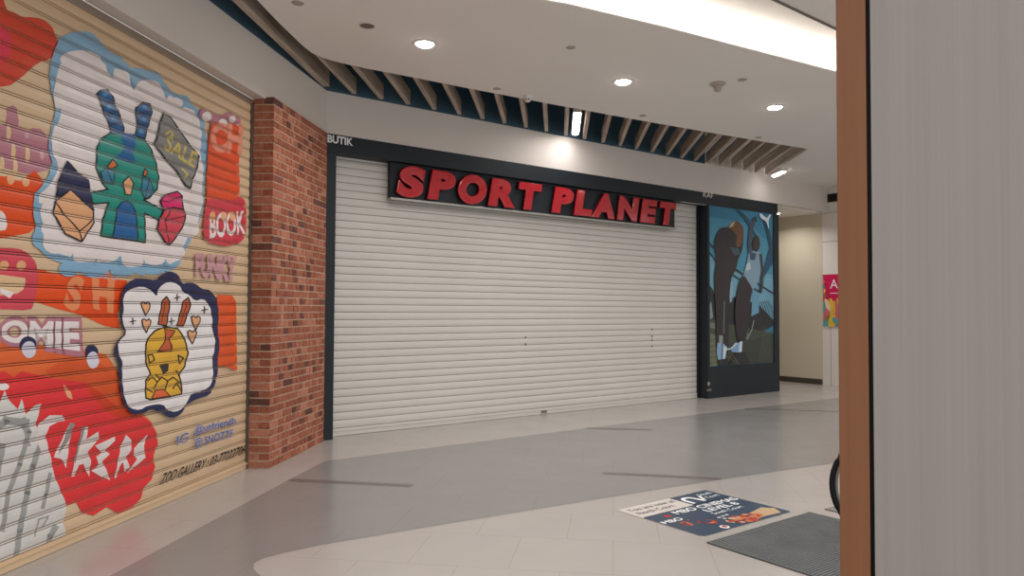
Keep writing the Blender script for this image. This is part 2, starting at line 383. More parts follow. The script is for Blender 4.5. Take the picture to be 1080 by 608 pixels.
def shape(pts, rgb, smooth=0, newlayer=True):
    """painted patch from an outline"""
    if newlayer: LAYER[0] += 1
    far = []
    for x, y in pts:                                                 # the mural runs on past the left edge of the view, ending raggedly
        if x == -40: xn = -40-random.uniform(20, 110); far.append((xn, 327+(y-327)*(647-xn)/687))
        else: far.append((x, y))
    pts = far
    for _ in range(smooth):
        q = []
        for i in range(len(pts)):
            a, b = pts[i], pts[(i+1) % len(pts)]
            q += [(a[0]*.75+b[0]*.25, a[1]*.75+b[1]*.25), (a[0]*.25+b[0]*.75, a[1]*.25+b[1]*.75)]
        pts = q
    P = [w2s(*p) for p in pts]; P3 = [Vector((p.x, p.y, 0)) for p in P]
    for t in tessellate_polygon([P3]): drape([P[i] for i in t], paint(rgb), .0006+.00012*LAYER[0])
def ell(cx, cy, rx, ry, rgb, tilt=0, n=18):
    shape([(cx+rx*math.cos(2*math.pi*i/n), cy+ry*math.sin(2*math.pi*i/n)+tilt*rx*math.cos(2*math.pi*i/n)) for i in range(n)], rgb)
def line(pts, wd, rgb):
    LAYER[0] += 1
    for a, b in zip(pts[:-1], pts[1:]):
        a, b = Vector(a), Vector(b); d = b-a
        if d.length < 1e-6: continue
        d.normalize(); n = Vector((-d.y, d.x))*wd/2; e = d*wd*.3
        P = [w2s(*q) for q in (a-n-e, b-n+e, b+n+e, a+n-e)]
        drape(P, paint(rgb), .0006+.00012*LAYER[0])
def outline(pts, wd, rgb): line(list(pts)+[pts[0]], wd, rgb)
def lettering(txt, q, rgb, **k):
    """q: corners top-left, top-right, bottom-right, bottom-left of the lettering"""
    LAYER[0] += 1; vs, fs, _ = glyph(txt, **k); tl, tr_, br, bl = [Vector(p) for p in q]
    P = []
    for v in vs:
        t = tl.lerp(tr_, v.x); b = bl.lerp(br, v.x); P.append(w2s(*b.lerp(t, v.y)))
    for f in fs:
        for i in range(1, len(f)-1): drape([P[f[0]], P[f[i]], P[f[i+1]]], paint(rgb), .0006+.00012*LAYER[0])

OR, ORD, RED, PINK, MAU, MAUL = (230, 80, 26), (204, 62, 28), (226, 54, 58), (212, 72, 88), (184, 122, 136), (206, 158, 162)
BLU, WHI, TEAL, CB, NAVY, PEACH, TAN = (134, 176, 206), (234, 224, 222), (30, 146, 132), (34, 100, 160), (38, 42, 82), (230, 172, 126), (226, 190, 148)
BLK, GRY, YEL, BRN = (26, 22, 24), (134, 132, 130), (226, 176, 62), (196, 96, 56)
# red blob top left
shape([(-40, -30), (3, -12), (5, 9), (17, 14), (24, 18), (33, 18), (45, 20), (54, 27), (59, 37), (61, 45), (60, 54), (52, 63), (40, 66), (30, 75), (20, 84), (8, 92), (-40, 110)], (212, 66, 42), 1)
shape([(-40, 10), (2, 26), (10, 36), (13, 46), (10, 58), (0, 68), (-40, 84)], (222, 56, 84), 1)
# mauve lettering row, left edge
shape([(-40, 128), (-6, 126), (0, 132), (6, 132), (7, 114), (13, 111), (18, 114), (20, 134), (30, 138), (34, 135), (42, 136), (48, 141), (53, 152), (56, 168), (50, 180), (30, 184), (0, 176), (-40, 176)], MAU)
for x, y, h in ((9, 140, 9), (14, 160, 9), (29, 163, 9), (2, 173, 8), (16, 176, 10), (28, 143, 3), (44, 164, 5)): ell(x, y, 2.4, h, TAN if h > 5 else MAUL)
# orange field, left middle
shape([(-40, 186), (2, 186), (8, 186), (12, 190), (24, 191), (30, 185), (36, 180), (42, 186), (46, 192), (42, 200), (37, 206), (34, 216), (37, 226), (40, 238), (30, 246), (0, 252), (-40, 262)], OR)
ell(11, 189, 4, 6, PEACH); ell(27, 192, 4, 5, PEACH)
shape([(-40, 220), (0, 221), (6, 228), (8, 237), (4, 245), (-40, 252)], WHI, 1)
# orange field, middle
shape([(36, 283), (60, 289), (100, 292), (134, 296), (130, 312), (124, 330), (126, 347), (110, 344), (84, 332), (60, 326), (36, 318)], OR)
# lower orange field
shape([(-40, 346), (0, 352), (30, 361), (60, 368), (92, 370), (112, 374), (124, 392), (128, 412), (150, 436), (160, 446), (100, 446), (40, 420), (-40, 400)], (226, 104, 52))
shape([(40, 396), (70, 378), (100, 380), (124, 396), (130, 428), (150, 440), (110, 440)], (214, 86, 40), 1)
# pink mask with a face
shape([(-40, 266), (10, 261), (25, 264), (35, 272), (40, 285), (40, 302), (36, 320), (32, 328), (0, 326), (-40, 326)], PINK, 1)
shape([(-40, 292), (26, 290), (27, 304), (14, 312), (-40, 316)], TAN, 1)
ell(4, 280, 5, 5, PEACH); ell(22, 280, 5, 5, PEACH)
shape([(0, 304), (14, 309), (10, 315), (0, 309)], WHI)
# letters on the middle orange field
lettering('S', [(73, 291), (90, 293), (82, 331), (66, 324)], (232, 142, 96), offset=.05)
lettering('H', [(96, 287), (121, 290), (119, 331), (98, 326)], (232, 142, 96), offset=.06)
lettering('SH', [(100, 280), (122, 283), (122, 296), (100, 293)], MAUL, offset=.07)
# outlined white letters
lettering('OMIE', [(0, 333), (86, 334), (88, 378), (-4, 364)], MAU, offset=.12)
lettering('OMIE', [(2, 338), (83, 339), (84, 371), (-1, 360)], WHI, offset=.045)
ell(-8, 352, 10, 18, MAU); ell(-8, 352, 7, 14, WHI)
# the two eyes
ell(29, 364, 9, 9, NAVY); ell(30, 369, 7.5, 9, (214, 210, 222)); ell(96, 372, 7, 8.5, NAVY); ell(97.5, 380, 6.5, 9, (214, 210, 222))
# red blob with letters
shape([(-40, 392), (4, 392), (14, 398), (22, 392), (40, 396), (60, 400), (90, 404), (108, 416), (120, 428), (134, 434), (150, 440), (160, 447), (165, 458), (166, 470), (161, 481), (163, 492), (160, 505), (152, 514), (148, 526), (138, 537), (124, 542), (112, 535), (98, 544), (86, 541), (80, 530), (66, 536), (40, 530), (-40, 520)], RED)
shape([(88, 404), (108, 416), (120, 428), (134, 434), (150, 440), (128, 442), (112, 434), (98, 420)], ORD, 1)
ell(2, 408, 7, 4, WHI); shape([(66, 405), (74, 414), (76, 422), (70, 419)], PEACH)
# grey and white ghost, lower left
shape([(-40, 440), (0, 424), (4, 412), (10, 424), (18, 432), (22, 421), (27, 437), (36, 428), (43, 426), (37, 448), (46, 462), (52, 478), (56, 500), (62, 515), (70, 534), (66, 552), (70, 566), (66, 576), (-40, 640)], (214, 212, 208))
for pts, wd in ((((-30, 470), (6, 444), (28, 446)), 8), (((24, 442), (30, 456), (20, 490), (8, 520), (2, 560)), 5), (((2, 470), (-6, 510), (-18, 560)), 7), (((43, 466), (34, 492), (28, 520), (20, 560), (16, 590)), 6), (((52, 500), (48, 522), (44, 536)), 4), (((58, 556), (52, 566), (50, 584)), 6), (((36, 566), (40, 548), (50, 545), (44, 556)), 1.6), (((4, 440), (24, 450), (30, 470)), 3)):
    line(pts, wd, (158, 158, 156))
# white letters in the red blob
def L4(pts): return [(x/2.923, 400+y/2.923) for x, y in pts]
for q in ([(108, 190), (116, 140), (150, 112), (190, 112), (200, 128), (178, 132), (150, 146), (138, 176), (152, 236), (140, 250), (124, 222)],
          [(162, 242), (214, 134), (228, 138), (212, 190), (206, 246), (200, 276), (194, 254), (184, 246)],
          [(218, 302), (230, 240), (252, 146), (270, 148), (264, 186), (300, 162), (304, 184), (268, 224), (278, 252), (272, 302), (254, 262), (240, 266), (228, 300)],
          [(290, 206), (352, 178), (352, 190), (322, 220), (336, 232), (312, 254), (322, 272), (338, 312), (310, 302), (280, 284), (302, 266), (294, 240), (312, 228)],
          [(350, 308), (360, 260), (370, 206), (386, 172), (404, 190), (402, 220), (386, 242), (398, 272), (382, 287), (376, 256), (366, 270), (358, 302)],
          [(424, 200), (453, 170), (441, 206), (446, 242), (420, 266), (390, 291), (420, 246), (410, 236), (410, 214)]):
    shape(L4(q), (226, 214, 212))
for q in ([(214, 134), (228, 138), (216, 176), (196, 208), (176, 236)], [(252, 146), (262, 148), (240, 216), (230, 262), (226, 250)]): shape(L4(q), (150, 142, 142))
# blue edged cloud with the teal rabbit
shape([(62, 40), (75, 34), (90, 33), (102, 40), (114, 54), (126, 61), (138, 72), (148, 72), (162, 77), (172, 87), (180, 96), (192, 104), (202, 110), (213, 121), (216, 140), (219, 158), (216, 182), (214, 200), (214, 216), (209, 236), (201, 252), (194, 266), (188, 280), (178, 287), (162, 284), (150, 291), (136, 287), (120, 282), (106, 290), (88, 290), (75, 281), (62, 277), (50, 272), (39, 262), (35, 248), (38, 232), (34, 216), (36, 204), (42, 198), (50, 186), (54, 172), (50, 154), (53, 136), (58, 116), (53, 96), (51, 78), (54, 60)], BLU)
shape([(61, 72), (66, 62), (76, 55), (88, 53), (100, 58), (110, 68), (113, 77), (121, 72), (131, 75), (136, 84), (139, 94), (147, 85), (158, 84), (168, 89), (173, 99), (181, 102), (188, 109), (196, 114), (203, 116), (209, 126), (212, 140), (210, 160), (214, 178), (212, 203), (212, 215), (208, 235), (198, 248), (193, 260), (188, 274), (178, 279), (166, 270), (158, 278), (148, 281), (136, 282), (126, 270), (113, 276), (98, 277), (84, 276), (76, 272), (62, 268), (48, 262), (41, 250), (44, 236), (39, 217), (41, 205), (52, 195), (61, 178), (57, 165), (55, 155), (58, 138), (64, 118), (60, 98), (58, 84)], WHI)
for x, y, rx, ry in ((88, 42, 13, 9), (120, 64, 9, 6), (156, 84, 15, 9), (190, 107, 10, 7), (72, 284, 11, 8), (98, 287, 13, 6), (128, 286, 13, 6), (160, 284, 14, 6), (40, 226, 6, 12), (39, 252, 6, 10)): ell(x, y, rx, ry, BLU)
for x, y, rx, ry in ((84, 63, 22, 10), (127, 81, 9, 7), (155, 94, 15, 10), (183, 109, 9, 6), (58, 258, 14, 10), (86, 267, 16, 10), (112, 268, 13, 9), (138, 274, 12, 8), (162, 273, 12, 7), (182, 266, 12, 10), (200, 240, 9, 11), (206, 212, 7, 13), (207, 182, 6, 14), (205, 152, 6, 14), (60, 100, 5, 16), (58, 150, 5, 18), (50, 225, 9, 14)): ell(x, y, rx, ry, WHI)
for q in ([(112, 72), (119, 71), (118, 84)], [(135, 78), (147, 82), (140, 96)], [(170, 91), (178, 99), (174, 105)], [(72, 276), (77, 276), (75, 267)], [(98, 280), (102, 280), (100, 272)], [(124, 281), (130, 283), (126, 272)], [(148, 284), (154, 284), (151, 275)], [(172, 281), (176, 280), (173, 273)]): shape(q, BLU)
head = [(100, 177), (101, 155), (106, 146), (114, 141), (126, 141), (140, 143), (151, 147), (158, 158), (163, 172), (166, 188), (164, 200), (156, 209), (150, 211), (162, 217), (170, 222), (167, 233), (160, 229), (151, 225), (152, 256), (140, 254), (117, 251), (105, 249), (107, 232), (113, 214), (97, 215), (91, 210), (92, 204), (112, 200), (107, 194), (103, 185)]
le = [(101, 99), (105, 95), (112, 95), (118, 103), (120, 112), (125, 122), (129, 135), (129, 142), (116, 142), (114, 132), (108, 118), (105, 108)]
re = [(142, 114), (150, 108), (157, 110), (159, 118), (155, 132), (151, 147), (146, 150), (140, 146), (144, 132), (142, 122)]
for pts, c in ((le, (32, 92, 148)), (re, (32, 92, 148)), (head, TEAL)): shape(pts, c); outline(pts, 1.5, BLK)
for a in ([(105, 111), (119, 107)], [(109, 121), (123, 117)], [(114, 132), (127, 129)], [(143, 120), (158, 118)], [(144, 132), (155, 131)]): line(a, 3.2, (30, 62, 104))
for x, y in ((109, 100), (113, 113), (118, 125), (151, 113), (150, 126), (147, 139)): ell(x, y, 2.6, 2.2, (66, 140, 190))
belly = [(117, 251), (120, 235), (122, 220), (126, 214), (131, 212), (137, 215), (142, 225), (144, 254)]
shape(belly, CB); outline(belly, 1.2, BLK)
shape([(126, 140), (142, 142), (141, 155), (138, 161), (142, 172), (132, 170), (120, 166), (126, 161), (130, 155), (126, 148)], CB)
for q in ([(104, 182), (110, 178), (119, 180), (118, 195), (108, 193)], [(149, 187), (156, 188), (161, 204), (151, 210), (147, 200)]): shape(q, (60, 130, 160)); outline(q, 1, BLK); line([q[1], q[3]], .9, BLK)
for q in ([(117, 168), (122, 175), (115, 179), (111, 176)], [(151, 178), (154, 182), (151, 187), (149, 184)], [(134, 186), (139, 194), (136, 206), (130, 205), (128, 192)]): shape(q, (214, 120, 62) if q[0][0] != 134 else PEACH); outline(q, 1.2, BLK)
# gems and cloth
q = [(69, 170), (80, 182), (91, 190), (93, 202), (97, 222), (72, 201), (57, 209), (60, 190)]; shape(q, NAVY); outline(q, 1.2, BLK)
q = [(72, 200), (84, 211), (96, 222), (97, 235), (84, 255), (67, 247), (54, 225), (56, 213)]; shape(q, PEACH); outline(q, 1.6, BLK)
line([(56, 213), (66, 227), (82, 244), (84, 255)], 1.5, BLK); line([(82, 244), (97, 231)], 1.4, BLK); line([(54, 225), (66, 227)], 1.2, BLK)
q = [(171, 119), (178, 124), (185, 134), (196, 150), (208, 165), (206, 178), (201, 190), (199, 199), (194, 196), (185, 181), (172, 167), (161, 152), (164, 145), (167, 130)]; shape(q, GRY); outline(q, 1.5, BLK)
lettering('SALE', [(176, 142), (207, 162), (203, 178), (171, 158)], (206, 186, 96), offset=.02)
for pts in (((173, 142), (177, 138), (181, 142), (176, 146)), ((190, 178), (196, 184), (193, 188))): line(pts, 2, (206, 186, 96))
q = [(185, 202), (190, 207), (191, 220), (194, 226), (192, 237), (186, 247), (177, 259), (172, 255), (164, 242), (166, 232), (171, 222), (167, 212), (172, 206)]; shape(q, PINK)
shape([(185, 202), (190, 207), (191, 220), (180, 219), (171, 222), (167, 212), (172, 206)], (222, 44, 112)); outline(q, 1.5, BLK)
line([(171, 222), (180, 219), (192, 221)], 1.4, BLK); line([(167, 212), (176, 213), (190, 207)], 1, BLK); line([(180, 219), (172, 233), (177, 259)], 1, BLK); line([(172, 233), (193, 228)], .9, BLK)
# red panel at the right with letters
for x, y, r in ((214, 121, 6), (223, 125, 5), (232, 126, 5), (240, 124, 5), (247, 128, 5), (252, 135, 3.5)): ell(x, y, r, r*1.1, MAU)
for x, y, r in ((216, 123, 5), (233, 130, 4.5), (243, 126, 3.5), (250, 134, 3)): ell(x, y, r, r*1.05, WHI)
shape([(221, 131), (228, 129), (236, 132), (244, 130), (251, 134), (251, 150), (250, 175), (251, 195), (250, 214), (232, 216), (216, 214), (216, 190), (217, 160), (219, 142)], (222, 82, 44))
shape([(216, 208), (240, 212), (251, 207), (257, 212), (258, 228), (257, 250), (250, 257), (238, 260), (226, 258), (218, 256), (212, 250), (213, 230)], (206, 66, 78), 1)
lettering('CH', [(221, 129), (255, 131), (253, 164), (220, 160)], (232, 148, 124), offset=.05)
lettering('BOOK', [(219, 226), (256, 222), (257, 247), (219, 252)], WHI, offset=.03)
for x in (222, 234, 243): ell(x, 228, 3, 5, PEACH)
lettering('FUNKY', [(204, 267), (248, 270), (247, 298), (204, 292)], (202, 152, 158), offset=.07)
# orange block right of the navy cloud
shape([(227, 311), (243, 312), (247, 319), (248, 391), (236, 387), (226, 386)], (226, 90, 44))
# navy edged cloud with the yellow rabbit
shape([(131, 352), (122, 358), (118, 368), (119, 378), (124, 384), (121, 390), (124, 400), (124, 412), (128, 427), (137, 438), (150, 436), (157, 431), (168, 436), (178, 442), (188, 438), (195, 427), (205, 421), (219, 417), (224, 408), (228, 392), (227, 380), (230, 364), (227, 350), (229, 330), (226, 315), (220, 306), (210, 305), (204, 299), (195, 298), (190, 300), (186, 290), (177, 286), (167, 290), (162, 297), (150, 293), (137, 295), (129, 301), (125, 312), (124, 327), (125, 342)], NAVY, 1)
shape([(132, 351), (126, 340), (128, 326), (127, 312), (135, 305), (147, 302), (157, 306), (163, 314), (165, 303), (175, 297), (186, 300), (191, 309), (197, 311), (203, 318), (212, 315), (219, 322), (222, 338), (221, 348), (225, 357), (224, 370), (221, 380), (223, 392), (221, 406), (212, 413), (200, 415), (197, 420), (192, 430), (183, 435), (174, 433), (169, 426), (153, 428), (145, 433), (135, 431), (130, 424), (127, 410), (126, 392), (127, 383), (122, 372), (122, 361)], (238, 232, 232), 1)
q1 = [(164, 342), (169, 317), (173, 313), (177, 319), (173, 344)]; q2 = [(184, 344), (191, 318), (196, 314), (199, 321), (191, 344)]
for q in (q1, q2): shape(q, BRN); outline(q, 1.4, BLK); line([(q[0][0]+4, q[0][1]-2), (q[2][0]-1, q[2][1]+6)], .8, BLK)
bod = [(151, 364), (155, 355), (161, 349), (172, 345), (185, 347), (192, 357), (196, 372), (192, 387), (186, 396), (189, 405), (189, 416), (176, 419), (157, 422), (151, 420), (151, 402), (156, 395), (151, 382)]
shape(bod, YEL); outline(bod, 1.6, BLK)
shape([(171, 347), (182, 349), (180, 355), (176, 358), (180, 365), (179, 371), (164, 371), (167, 365), (172, 359)], BRN); outline([(171, 347), (182, 349), (176, 358), (179, 371), (164, 371), (172, 359)], 1, BLK)
q = [(166, 386), (175, 384), (174, 391), (170, 395)]; shape(q, (60, 50, 54)); outline(q, 1, BLK)
shape([(157, 421), (161, 412), (170, 411), (177, 418)], (224, 104, 62)); outline([(157, 421), (161, 412), (170, 411), (177, 418)], 1, BLK)
for pts in (((153, 375), (158, 374), (160, 380), (155, 383), (153, 375)), ((185, 375), (191, 378), (187, 384), (185, 375)), ((153, 402), (158, 398), (163, 403), (160, 410)), ((163, 403), (168, 398), (174, 402), (172, 411)), ((174, 402), (180, 398), (187, 404)), ((180, 410), (184, 404), (188, 412)), ((152, 410), (158, 414)), ((162, 395), (166, 400)), ((183, 391), (187, 396))): line(pts, 1.3, BLK)
for x, y in ((151, 325), (151.5, 343), (204, 340), (200, 355)):
    q = [(x-5, y-5), (x-2.5, y-6.5), (x, y-4.5), (x+2.5, y-6.5), (x+4.5, y-4.5), (x+4, y), (x, y+8), (x-4, y)]; shape(q, PEACH); outline(q, 1.2, BLK)
for x, y in ((137, 339), (184, 314), (178, 339), (213, 327)): line([(x-3, y+.6), (x+3, y-.6)], 1, BLK); line([(x, y-3.5), (x, y+3.5)], 1, BLK)
# painted address lines
BL2 = (58, 106, 190)
lettering('IG : ', [(183.5, 460.5), (203, 453), (203, 464), (183.5, 470)], BL2, offset=.012)
lettering('@unfriendh_', [(203.5, 449), (251, 438.5), (251, 448), (203.5, 460)], BL2, offset=.012)
lettering('@ SNOZZE', [(203, 463), (243, 452.5), (243, 463), (203, 475)], BL2, offset=.012)
lettering('ZOO GALLERY : 03-77222706', [(168, 500), (256.5, 469), (255.5, 479), (165, 512)], (34, 28, 28), offset=.02, shear=.25)
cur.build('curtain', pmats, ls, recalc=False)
b_ = MB(); b_.obox(LD*S0+LN*(LC-.015)+Z*.003, LD*(S1-S0), LN*.03, Z*.067); b_.obox(LD*S0+LN*(LC+.015)+Z*.045, LD*(S1-S0), LN*.006, Z*.01); b_.build('bottom_bar', slat_tan, ls)
b_ = MB(); b_.obox(LD*S0+LN*(LC-.12)+Z*(ZT-.01), LD*(S1-S0+.02), LN*.128, Z*.058); b_.build('shutter_box', box_m, ls)
b_ = MB(); b_.obox(LD*(S1-.02)+LN*(LC-.03), LD*.035, LN*.05, Z*3.43); b_.build('guide_rail', rail_m, ls)

# ------------------------------------------------------------------ brick pillar
A, B, D, Cc = Vector((2.288, 6.81, 0)), Vector((3.248, 7.845, 0)), Vector((2.135, 6.944, 0)), Vector((3.12, 8.0, 0))
bp = MB(); H = 3.50; ins = .004
U1 = (B-A).normalized(); N1 = Vector((U1.y, -U1.x, 0)); U2 = (A-D).normalized(); N2 = Vector((U2.y, -U2.x, 0))
core = [A-N1*ins-N2*ins, B-N1*ins, Cc, D-N2*ins+U1*.0]
bp.prism(core, Z*H, 1)
rows = 48; ch = H/rows
for r in range(rows):
    z = r*ch
    def put(o, U, N, a, b, tn):
        j = random.uniform(0, .004)
        bp.obox(o+U*a+Z*(z+.006)+N*(-.06), U*(b-a), N*(.06+j), Z*(ch-.013+random.uniform(-.001, .001)), 0, tn)
    tone = lambda: .001+(random.uniform(.02, .16) if random.random() < .1 else random.uniform(.2, 1)**1.0)
    l1 = (B-A).length; l2 = (A-D).length
    head_row = r % 2
    xs = 0; first = True
    while xs < l1-.02:
        wd = (.095 if head_row else .21)*random.uniform(.96, 1.04)
        if head_row == 0 and random.random() < .6: wd *= .5
        if first and head_row == 0: wd = .1
        if first and head_row: wd = .2
        e = min(xs+wd, l1+random.uniform(-.004, .006)); put(A, U1, N1, xs+(.0 if first else .004), e-.008, tone()); xs += wd; first = False
    if head_row: put(D, U2, N2, 0, l2*.5-.004, tone()); put(D, U2, N2, l2*.5+.004, l2, tone())
    else: put(D, U2, N2, 0, l2, tone())
pil = bp.build('brick_pillar', [brick_m, mortar_m], recalc=False)
tag(pil, 'red brick pillar standing between the two roller shutters', 'pillar')

# ------------------------------------------------------------------ dark shopfront surround
sf = thing('shopfront_surround', (6.7, FY, 0), 'dark slate metal surround with header band framing the cream shutter', 'shopfront frame')
b_ = MB(); b_.box(3.255, 12.17, FY, FY+.2, 3.30, 3.512); b_.build('header', slate, sf, bevel=.004)
b_ = MB(); b_.box(3.255, 3.385, FY, FY+.2, 0, 3.30); b_.build('jamb', slate, sf, bevel=.004)
b_ = MB(); b_.box(9.42, 10.07, FY-.004, FY+.03, 3.289, 3.299); b_.build('edge_strip', alu, sf)['label'] = 'light metal strip'
def on_f(px, py): return onplane(px, py, Y, FY-.004)
b_ = MB(); o = on_f(345.3, 150.2); e = on_f(372.3, 154.4); t = on_f(345.3, 141.8)
x0, x1 = o.x, e.x; z0 = o.z; z1 = t.z
letter_flat(b_, 'BUTIK', (x0, FY-.004, z0), (x1-x0, 0, 0), (0, 0, z1-z0), 0, offset=.035)
b_.build('lettering', sign_white, sf)
b_ = MB(); letter_flat(b_, 'KAF', (9.98, FY-.006, 3.43), (.27, 0, 0), (0, 0, .085), 0, offset=.01); b_.build('lettering', white_pl, sf)

# ------------------------------------------------------------------ shop sign with raised letters
SGY = 7.97
sg = thing('shop_sign', (6.7, SGY, 2.84), 'long dark sign board with raised red letters SPORT PLANET', 'shop sign')
b_ = MB(); b_.box(4.12, 9.34, SGY, 8.05, 2.862, 3.298); b_.build('sign_box', slate, sg, bevel=.005)
b_ = MB(); b_.box(4.11, 9.35, SGY-.03, 8.055, 2.832, 2.861); b_.build('bottom_rail', alu, sg, bevel=.003)
LP = [('S', 417.5, 448.5), ('P', 450, 480.3), ('O', 482.5, 513), ('R', 514, 543), ('T', 546, 571.5), ('P', 581, 605), ('L', 604.5, 624.5), ('A', 623.5, 648), ('N', 650, 674), ('E', 674, 693), ('T', 695, 713)]
for ch_, a_, b__ in LP:
    ym = 191+(a_-418)*.118
    xa = onplane(a_, ym, Y, SGY-.05).x; xb = onplane(b__, ym, Y, SGY-.05).x
    vs, fs, asp = glyph(ch_, offset=.045, extrude=.05, bevel=.03, shear=.14)
    zb, zt = 2.880, 3.262
    if ch_ in 'SO': zb, zt = zb-.008, zt+.008
    lb = MB(); h = zt-zb
    lb.add([(xa+(xb-xa)*v.x, SGY-.034-v.z*h, zb+h*v.y) for v in vs], fs, 0)
    o = lb.build('letter', [red_gloss, black_edge], sg, smooth=False)
    for p in o.data.polygons:
        if abs(p.normal.y) < .12: p.material_index = 1

# ------------------------------------------------------------------ poster cabinet
pc = thing('poster_cabinet', (11.1, FY, 0), 'tall dark cabinet showing a blue sports poster beside the cream shutter', 'poster display')
PX0, PX1, PZ0, PZ1 = 10.08, 12.0, .50, 3.345
b_ = MB(); b_.box(10.08, 12.17, FY+.005, FY+.2, 0, 3.30); b_.build('cabinet_body', slate, pc, bevel=.006)
f_ = MB(); fy0, fy1 = FY-.022, FY+.005
f_.box(10.075, 10.13, fy0, fy1, .0, 3.30); f_.box(12.01, 12.17, fy0, fy1, .0, 3.30); f_.box(10.13, 12.01, fy0, fy1, 0, .54)
ffr = f_.build('front_frame', slate, pc)
ink = {}
pmat2 = []
def inkc(c):
    if c not in ink: ink[c] = len(pmat2); pmat2.append(mat('poster_ink', c, .28, .4))
    return ink[c]
po = MB(); PL = [0]
def pshape(pts, c):
    if len(pts) > 8:
        q = []
        for i in range(len(pts)):
            a, b = pts[i], pts[(i+1) % len(pts)]; q += [(a[0]*.78+b[0]*.22, a[1]*.78+b[1]*.22), (a[0]*.22+b[0]*.78, a[1]*.22+b[1]*.78)]
        pts = q
    PL[0] += 1; y = FY-.001-.00025*PL[0]
    q = [onplane(px, py, Y, FY) for px, py in pts]
    po.poly([[(min(max(p.x, 10.14), 12.0), y, min(max(p.z, .548), 3.292)) for p in q]], inkc(c))
def pline(pts, wd, c):
    for a, b in zip(pts[:-1], pts[1:]):
        a, b = Vector(a), Vector(b); d = (b-a).normalized(); n = Vector((-d.y, d.x))*wd/2; pshape([a-n, b-n, b+n, a+n], c)
po.box(10.13, 12.01, FY-.001, FY+.004, .54, 3.30, inkc((58, 126, 158)))
DK, DK2 = (50, 46, 48), (42, 46, 50)
pshape([(744, 228), (790, 236), (817, 260), (817, 310), (744, 300)], (74, 144, 172))
pshape([(744, 268), (775, 285), (817, 290), (817, 330), (744, 330)], (112, 164, 186))
pshape([(744, 303), (748, 300), (752, 306), (754, 312), (768, 318), (776, 312), (790, 320), (817, 316), (817, 352), (744, 352)], DK2)
pshape([(744, 322), (750, 318), (752, 335), (744, 338)], (134, 150, 152))
pshape([(769, 300), (773, 296), (772, 318), (769, 320)], (140, 172, 190))
pshape([(744, 336), (760, 340), (817, 352), (817, 392), (744, 392)], (70, 76, 66))
pshape([(744, 352), (756, 354), (758, 392), (744, 392)], (112, 116, 96))
pshape([(744, 340), (754, 341), (754, 347), (744, 346)], (116, 124, 118)); pshape([(778, 348), (790, 352), (788, 358), (777, 356)], (110, 118, 116))
for y0 in (358, 364, 370, 376, 382): pline([(744, y0+2), (757, y0)], .8, (76, 84, 72))
pshape([(782, 362), (817, 352), (817, 392), (790, 392)], (58, 66, 58))
for i in range(9): pline([(800+i*2, 392), (806+i*2, 345+i)], .5, (86, 94, 88))
pshape([(794, 300), (800, 298), (800, 330), (792, 334)], (104, 158, 186))
for i in range(13):
    x = 800+i*1.45; pline([(x, 322+i*1.5), (x+9, 292+i*.8)], .8, (134, 190, 214))
for i in range(9):
    x = 802+i*1.5; pline([(x, 298-i*2.4), (x+8-i*.5, 266-i*3.0)], .9, (38, 82, 110))
pline([(777, 218), (786, 230), (793, 242)], 3.6, (56, 80, 100)); pline([(804, 226), (810, 246), (814, 271)], 3.2, (50, 74, 92)); pline([(793, 242), (800, 256)], 1.6, (56, 80, 100))
pline([(744, 256), (755, 265)], 2, (46, 62, 74)); pline([(744, 266), (755, 276.5)], 1.8, (46, 62, 74)); pline([(773, 283), (817, 310)], 2.2, (46, 62, 74)); pline([(772, 290), (800, 308)], 1.6, (46, 62, 74))
# left figure
fig1 = [(754.7, 247.8), (758.8, 241), (763.7, 240), (768.6, 240), (770, 235.5), (776, 233), (780, 235.5), (783.5, 241), (783.5, 253), (782, 265), (778.5, 272), (775, 285.7), (770.5, 293), (768.6, 310), (769, 320.6), (767.5, 359.7), (767.6, 372), (766, 376), (756, 376), (754.5, 361.7), (754.7, 331), (753, 310), (752, 292), (754.7, 275.8), (753, 262), (752.4, 256)]
pshape(fig1, DK); pshape([(769, 241), (770.5, 235.5), (776, 233), (780, 236), (783.5, 242), (783, 254), (779, 262), (775, 258), (777, 250), (773, 244)], (112, 78, 54)); pshape([(770, 236), (775, 233.3), (772, 239), (768, 241)], (206, 172, 140))
pshape([(769, 261), (778, 262), (780, 268), (774, 270)], (66, 88, 100)); pshape([(762.6, 318), (763.8, 318), (763.2, 352), (761.8, 352)], (92, 110, 116))
pshape([(756, 362), (760, 361), (766, 366), (764, 380), (757, 382), (755, 372)], (136, 170, 200)); pshape([(762.5, 365), (766, 367), (763.5, 379), (761.5, 380)], (206, 222, 232)); pshape([(756, 380), (766, 378), (770, 386), (757, 390)], DK2); pline([(761, 362), (760, 384)], .9, (60, 74, 92))
pshape([(757.5, 354), (761.5, 354), (761.5, 362), (757.5, 362)], (142, 150, 146))
